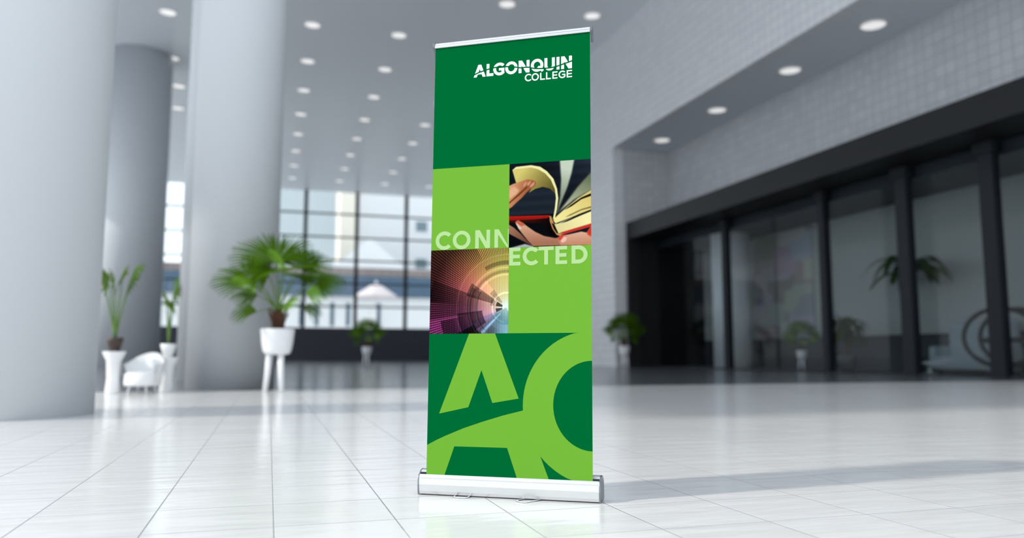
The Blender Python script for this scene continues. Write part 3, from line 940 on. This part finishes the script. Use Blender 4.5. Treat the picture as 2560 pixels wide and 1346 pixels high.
def tunnel_picture():
    cx, cy = 0.97, 0.70
    dx, dy = gx - cx, cy - gy
    r = np.hypot(dx, dy)
    th_ = np.degrees(np.arctan2(dy, dx)) % 360          # 90 up, 180 left, 270 down
    keys = [0, 70, 100, 122, 140, 158, 175, 192, 207, 222, 240, 255, 270, 300, 360]
    cols = np.array([(190, 210, 160), (205, 195, 70), (205, 185, 75), (214, 150, 70), (226, 118, 80), (214, 86, 92), (172, 62, 104), (190, 58, 146), (160, 52, 140),
                     (24, 14, 30), (30, 34, 58), (84, 124, 160), (110, 180, 190), (130, 190, 190), (190, 210, 160)], float)
    img = np.stack([np.interp(th_, keys, cols[:, c]) for c in range(3)], -1)
    # pale glowing core
    k = np.exp(-(r / 0.42) ** 2)[..., None]
    warm = np.where((th_ < 200)[..., None], np.array([228, 226, 176.]), np.array([150, 190, 196.]))
    img = img * (1 - 0.75 * k) + warm * 0.75 * k
    k = np.exp(-(r / 0.10) ** 2)[..., None]
    img = img * (1 - k) + np.array([225, 245, 235.]) * k
    # darkness outside on the upper left and lower left, fine radial wires
    far = np.clip((r - 0.62) / 0.35, 0, 1)
    img *= (1 - 0.62 * far * ((th_ > 118) & (th_ < 175)))[..., None]
    img *= (1 - 0.36 * np.clip((r - 0.25) / 0.3, 0, 1) * ((th_ > 160) & (th_ < 188)) * (r < 0.98))[..., None]
    img *= (1 - 0.5 * np.clip((r - 0.5) / 0.2, 0, 1) * ((th_ > 190) & (th_ < 232)) * (r < 0.84))[..., None]
    wires = 0.5 + 0.5 * np.sin(np.radians(th_) * 215)
    amt = np.clip((r - 0.42) / 0.25, 0, 1) * 0.62 * ((th_ > 75) & (th_ < 232))
    img *= (1 - amt * (wires < 0.45))[..., None]
    hx = np.sin(gx * 250) * np.clip((r - 0.45) / 0.3, 0, 1) * ((th_ > 165) & (th_ < 215))
    img *= (1 - 0.18 * (hx > 0.2))[..., None]
    # rings and wedges
    for ra, rb, a0, a1, f in ((0.405, 0.44, 85, 205, 0.80), (0.50, 0.55, 60, 120, 0.72), (0.44, 0.49, 150, 225, 0.60), (0.36, 0.40, 150, 225, 0.66), (0.17, 0.52, 146, 164, 0.62),
                              (0.05, 0.13, 148, 172, 0.35), (0.05, 0.13, 184, 204, 0.38), (0.08, 0.26, 126, 142, 0.80), (0.22, 0.42, 128, 150, 1.10), (0.15, 0.20, 150, 172, 0.75),
                              (0.30, 0.62, 186, 214, 0.50), (0.45, 0.75, 206, 236, 0.35)):
        m = (r > ra) & (r < rb) & (th_ > a0) & (th_ < a1)
        img[m] = img[m] * f
    for rr, wd, c in ((0.385, 0.012, 26), (0.172, 0.010, 46), (0.47, 0.008, 30), (0.62, 0.006, 22)):
        img += (np.exp(-((r - rr) / wd) ** 2) * ((th_ > 70) & (th_ < 262)))[..., None] * c
    m = np.exp(-((th_ - 224) / 3.2) ** 2) * (r > 0.10) * (r < 0.42)
    img += m[..., None] * np.array([70, 100, 130.])
    m = (r > 0.15) & (r < 0.27) & (th_ > 226) & (th_ < 300)
    img[m] = img[m] * 0.7 + np.array([110, 170, 200.]) * 0.3
    m = (r < 0.2) & (th_ > 208) & (th_ < 300)
    img[m] = img[m] * 0.6 + np.array([60, 130, 140.]) * 0.4
    img += ((np.sin(gx * 190) > 0.86) * (gx > 0.2))[..., None] * np.array([16, 16, 14.])
    grey = img.mean(2, keepdims=True)
    return down(img * 0.82 + grey * 0.18)

picture('book_picture', tone(book_picture(), 0.79, 1.15), MID, PW, R2, R3, E2)
picture('light_tunnel_picture', tone(tunnel_picture(), 0.83, 1.12), 0.0, MID, R1, R2, E2)

# ------------------------------------------------------------------ planters between the two left columns
def leafy(parent, z0, rnd, spots, mat):
    for (dx, dy, dz, R) in spots:
        hub = (dx, dy, z0 + dz)
        frond(parent, (0, 0, z0), hub, (dx * 1.2, -0.2, 0.25), (0, -0.6, 0.8), R, mat, rnd, spread=PI * 1.0, nseg=12, droop=0.25)

def planter(loc, rz, label, hgt, dark_pot, spots):
    rnd = random.Random(3)
    t = thing('pedestal_planter', label, 'planter', loc, rz, 'white pedestal planters')
    MB().lathe([(0.02, 0), (0.11, 0), (0.12, 0.03), (0.10, 0.25), (0.12, hgt - 0.16), (0.19, hgt - 0.01), (0.19, hgt), (0.02, hgt)], 40, cap1=False).build('pedestal', M['white'], t)
    z = hgt
    pm = M['brown'] if dark_pot else M['pot']
    MB().lathe([(0.02, z), (0.08, z), (0.13, z + 0.18), (0.135, z + 0.24), (0.12, z + 0.24), (0.115, z + 0.2)], 36, cap1=False).build('pot', pm, t)
    MB().lathe([(0.01, z + 0.21), (0.116, z + 0.205)], 24, cap0=False, cap1=False).build('soil', M['soil'], t)
    leafy(t, z + 0.2, rnd, spots, M['leaf'])
    return t
planter((-2.56, 15.1, 0), 0, 'white pedestal planter with a dark brown pot beside the left column', 0.72, True,
        [(0.24, -0.05, 1.16, 0.34), (0.06, 0.0, 1.02, 0.40), (-0.16, 0.05, 1.0, 0.42), (0.18, 0.1, 0.98, 0.36), (-0.05, -0.08, 0.96, 0.36), (-0.28, 0.05, 1.05, 0.3)])
planter((-1.74, 15.45, 0), 0.4, 'white pedestal planter with white pot before the half hidden column', 0.62, False,
        [(0.04, -0.05, 1.05, 0.32), (-0.08, 0.0, 0.8, 0.30), (0.08, 0.05, 0.92, 0.3), (-0.02, 0.0, 0.68, 0.26)])

def tub_chair(loc, rz, label):
    t = thing('tub_chair', label, 'chair', loc, rz, 'white tub chairs')
    b = MB()
    n = 22
    prof2 = []
    for k in range(n + 1):
        a = PI * (-0.12 + 1.24 * k / n)
        prof2.append((math.cos(a), math.sin(a), 0.62 + 0.24 * max(0, math.sin(a)) ** 1.5))
    vs = []
    for c, s, top in prof2:
        for (r, z) in ((0.36, 0.16), (0.42, top - 0.03), (0.40, top), (0.37, top - 0.01), (0.31, 0.40)):
            vs.append((r * c, r * s, z))
    fs = []
    for k in range(n):
        for j in range(4):
            fs.append((k * 5 + j, (k + 1) * 5 + j, (k + 1) * 5 + j + 1, k * 5 + j + 1))
    b.add(vs, fs, 0, True)
    b.build('backrest', M['white'], t)
    MB().lathe([(0.02, 0.16), (0.34, 0.16), (0.36, 0.2), (0.345, 0.40), (0.30, 0.44), (0.02, 0.45)], 40, cap1=False).build('seat', M['white'], t)
    for k in range(4):
        a = PI / 4 + PI / 2 * k
        MB().tube([(0.24 * math.cos(a), 0.24 * math.sin(a), 0.18), (0.29 * math.cos(a), 0.29 * math.sin(a), 0)], [0.02, 0.013], 10).build('leg', M['white'], t)
    return t
tc = tub_chair((-2.08, 15.0, 0), math.radians(-20), 'white tub chair between the two white pedestal planters')
tc.scale = (0.82, 0.82, 0.82)

# ------------------------------------------------------------------ inside the shop
def arch_leaf(mb, p0, az, ln, rise, wd, rnd):
    n = 12
    pts = []
    for i in range(n + 1):
        t = i / n
        pts.append(Vector((p0[0] + math.cos(az) * ln * t, p0[1] + math.sin(az) * ln * t, p0[2] + rise * 4 * t * (1 - t) * 0.7 + rise * 0.25 * t - 0.25 * ln * t ** 3)))
    side = Vector((-math.sin(az), math.cos(az), 0))
    vs = []
    for i, p_ in enumerate(pts):
        t = i / n
        w2 = wd * (math.sin(PI * min(1, 0.06 + t * 0.94)) ** 0.6)
        vs += [p_ - side * w2, p_ + Vector((0, 0, -0.25 * w2)), p_ + side * w2]
    fs = []
    for i in range(n):
        for j in (0, 1):
            fs.append((i * 3 + j, i * 3 + j + 1, i * 3 + j + 4, i * 3 + j + 3))
    mb.add(vs, fs, 0, True)

def shop_plant(loc, label, hgt, nleaf, ln, wd, seed, sq=0.55, drop=0.35):
    rnd = random.Random(seed)
    t = thing('potted_plant', label, 'potted plant', loc, 0, 'plants behind the shop glass')
    MB().lathe([(0.02, 0), (0.26, 0), (0.36, 0.55), (0.36, 0.6), (0.32, 0.6), (0.31, 0.54)], 36, cap1=False).build('pot', M['steel'], t)
    MB().lathe([(0.01, 0.55), (0.312, 0.545)], 24, cap0=False, cap1=False).build('soil', M['soil'], t)
    MB().tube([(0, 0, 0.5), (0.04, 0.02, hgt * 0.5), (0, 0, hgt)], [0.07, 0.05, 0.04], 10).build('trunk', M['trunk'], t)
    for k in range(nleaf):
        b = MB(); b.keep = True
        arch_leaf(b, (0, 0, hgt - rnd.uniform(0, drop)), 2 * PI * k / nleaf + rnd.uniform(-0.2, 0.2), ln * rnd.uniform(0.75, 1.0), rnd.uniform(0.15, 0.7), wd, rnd)
        b.v = [(x_ * sq, y_, z_) for x_, y_, z_ in b.v]
        b.build('leaf', M['leafd'], t)
    return t
shop_plant((22.3, 22.95, 0.02), 'tall dark leafy plant with arching leaves behind the shop glass', 3.85, 19, 2.3, 0.24, 5)
shop_plant((21.6, 25.6, 0.02), 'low bushy plant by the thin mullion behind the shop glass', 1.75, 38, 1.15, 0.15, 9, 0.7, 0.8)

struct(MB().lathe([(0.92, 0.02), (0.92, 6.615)], 64, 21.75, 33.75).build('column', M['white']), 'round white column just behind the thin far mullion of the shop', 'column')

def mural_mat():
    g = N('faded_mural')
    geo = g.n('ShaderNodeNewGeometry')
    mp = g.n('ShaderNodeMapping')
    mp.inputs['Scale'].default_value = (0.0, 0.62, 0.95)
    mp.inputs['Location'].default_value = (0.0, 0.35, 0.2)
    g.l(geo.outputs['Position'], mp.inputs['Vector'])
    vo = g.n('ShaderNodeTexVoronoi', distance='CHEBYCHEV')
    vo.inputs['Scale'].default_value = 0.9
    g.l(mp.outputs[0], vo.inputs['Vector'])
    hs = g.n('ShaderNodeHueSaturation')
    hs.inputs['Saturation'].default_value = 0.28
    hs.inputs['Value'].default_value = 0.55
    g.l(vo.outputs['Color'], hs.inputs['Color'])
    g.l(g.mix(0.35, hs.outputs[0], (0.30, 0.27, 0.30, 1)), g.b.inputs['Base Color'])
    g.b.inputs['Roughness'].default_value = 0.6
    return g.m
mu = MB().box(XB - 0.06, XB - 0.005, 29.9, 34.4, 1.5, 6.6).build('mural', mural_mat())
tag(mu, 'blurred pink, teal and purple mural panel inside the shop', 'mural')

# tubular hoop chairs and a low round table near the glass
def hoop_chair(loc, rz, label):
    t = thing('hoop_chair', label, 'chair', loc, rz, 'black hoop chairs in the shop')
    for s in (-1, 1):
        pts = [(1.15 * math.cos(2 * PI * k / 40), 0.42 * s, 1.20 + 0.88 * math.sin(2 * PI * k / 40)) for k in range(40)]
        MB().tube(pts, 0.07, 12, closed=True).build('hoop', M['mull'], t)
    MB().box(-0.6, 0.6, -0.42, 0.42, 1.02, 1.2).build('seat', M['mull'], t, bevel=0.05)
    MB().tube([(-0.3, -0.42, 0.32), (-0.3, 0.42, 0.32)], 0.05, 10).tube([(0.3, -0.42, 0.32), (0.3, 0.42, 0.32)], 0.05, 10).build('stretcher', M['mull'], t)
    MB().box(-0.5, 0.5, -0.5, 0.5, 0.02, 0.14).tube([(0, 0, 0.1), (0, 0, 1.05)], 0.08, 12).build('foot_plate', M['mull'], t)
    return t
hoop_chair((21.75, 18.65, 0.0), math.radians(100), 'black chair with round hoop sides left of the thick mullion')
t = thing('round_table', 'low round white table behind the shop glass', 'table', (21.35, 21.35, 0.02))
MB().lathe([(0.02, 0.34), (0.52, 0.34), (0.55, 0.36), (0.55, 0.38), (0.53, 0.40), (0.02, 0.40)], 48, cap1=False).build('tabletop', M['white'], t)
MB().lathe([(0.28, 0), (0.28, 0.02), (0.06, 0.05), (0.06, 0.34)], 32).build('base', M['white'], t)
t = thing('sofa', 'rounded grey sofa behind the shop glass', 'sofa', (22.85, 20.9, 0.02), 0)
sb = MB().box(-0.55, 0.45, -1.3, 1.3, 0.12, 0.6).build('seat', M['fabric'], t, bevel=0.12)
MB().box(0.2, 0.6, -1.3, 1.3, 0.3, 1.8).build('backrest', M['fabric'], t, bevel=0.16)
for s in (-1, 1):
    MB().box(-0.5, 0.4, s * 1.35 - 0.14, s * 1.35 + 0.14, 0.15, 0.95).build('armrest', M['fabric'], t, bevel=0.1)
for sx in (-0.4, 0.4):
    for sy in (-1.1, 1.1):
        MB().tube([(sx, sy, 0.15), (sx, sy, 0)], 0.03, 8).build('leg', M['mull'], t)

# ------------------------------------------------------------------ the street beyond the far window
M.update(
    facadeg=pmat('pale_glass_facade', (0.70, 0.76, 0.79, 1), 0.3, vary=0.04, scale=0.2),
    rib=pmat('facade_rib', (0.58, 0.64, 0.68, 1), 0.5),
    cream=pmat('cream_stone', (0.88, 0.80, 0.68, 1), 0.8),
    concrete=pmat('white_concrete', (0.80, 0.79, 0.785, 1), 0.8),
    pane=pmat('dark_pane', (0.16, 0.23, 0.26, 1), 0.2),
    navy=pmat('navy_roof', (0.05, 0.10, 0.16, 1), 0.6),
    brickrow=pmat('brown_parapet', (0.30, 0.24, 0.22, 1), 0.8, vary=0.5, scale=0.8),
    canvas=pmat('pinkish_canvas', (0.72, 0.62, 0.62, 1), 0.8),
    street=pmat('street_paving', (0.80, 0.80, 0.79, 1), 0.8))
struct(MB().box(-150, 90, YF + 0.6, 240, -0.3, -0.02).box(-150, XL - 2.1, -60, YF + 0.6, -0.3, -0.02).build('ground_outside', M['street']), 'pale paving outside the far window and the left window front', 'ground')

def building(name, label, x0, x1, y0, y1, hgt, mat, wins=None, ribs=0, pm='pane'):
    t = thing(name, label, 'building', ((x0 + x1) / 2, y0, 0), 0, 'buildings beyond the far window')
    w2 = (x1 - x0) / 2
    MB().box(-w2, w2, 0, y1 - y0, 0, hgt).build('walls', M[mat], t)
    if ribs:
        for k in range(ribs):
            x = -w2 + 2 * w2 * (k + 0.5) / ribs
            MB().box(x - 0.16, x + 0.16, -0.35, 0.02, 0, hgt).build('rib', M['rib'], t)
    for (wx, wz, ww, wh) in (wins or []):
        MB().box(wx - (x0 + x1) / 2 - ww / 2, wx - (x0 + x1) / 2 + ww / 2, -0.12, 0.1, wz - wh / 2, wz + wh / 2).build('window', M[pm], t)
    return t
building('glass_tower', 'pale blue ribbed glass tower at the left of the far window', -9, 12.0, 150, 170, 60, 'facadeg', ribs=22)
building('stone_tower', 'slim cream stone tower beside the ribbed glass tower', 10.6, 13.2, 131, 140, 48, 'cream', [(11.9, z, 1.2, 1.2) for z in (32, 37, 42)])
building('office_block', 'white office block with dark windows right of the stone tower', 13.4, 46, 133, 150, 44, 'concrete',
         [(x, z, 1.9, 1.7) for x in (24.6, 30.0, 36.0) for z in (16.3, 22.8, 29.5)])
building('market_hall', 'low market hall with a navy roof band across the far window', -40, 60, 118, 128, 9.3, 'concrete',
         [(x, 6.6, 0.55, 3.4) for x in (4.3, 6.5, 8.7, 11.0, 15.5)], pm='navy')
mh = bpy.data.objects['market_hall']
MB().box(-50.6, 50.6, -0.9, 9, 9.3, 12.3).build('roof', M['navy'], mh)
MB().box(-50.2, 50.2, 0.2, 0.8, 12.3, 13.6).build('parapet', M['brickrow'], mh)
MB().add([(-1.5, 0, 13.6), (9.5, 0, 13.6), (4.0, 0, 18.2), (-1.5, 5, 13.6), (9.5, 5, 13.6), (4.0, 5, 18.2)],
         [(0, 1, 2), (3, 5, 4), (0, 3, 4, 1), (1, 4, 5, 2), (0, 2, 5, 3)]).build('gable', M['concrete'], mh)
t = thing('market_umbrella', 'large pinkish market umbrella seen through the far window', 'umbrella', (14.3, 112, 0))
MB().lathe([(3.1, 8.9), (2.9, 9.1), (1.4, 10.1), (0.05, 11.0)], 8, cap0=False).build('canopy', M['canvas'], t)
MB().tube([(0, 0, 0), (0, 0, 11.2)], 0.12, 10).build('pole', M['concrete'], t)
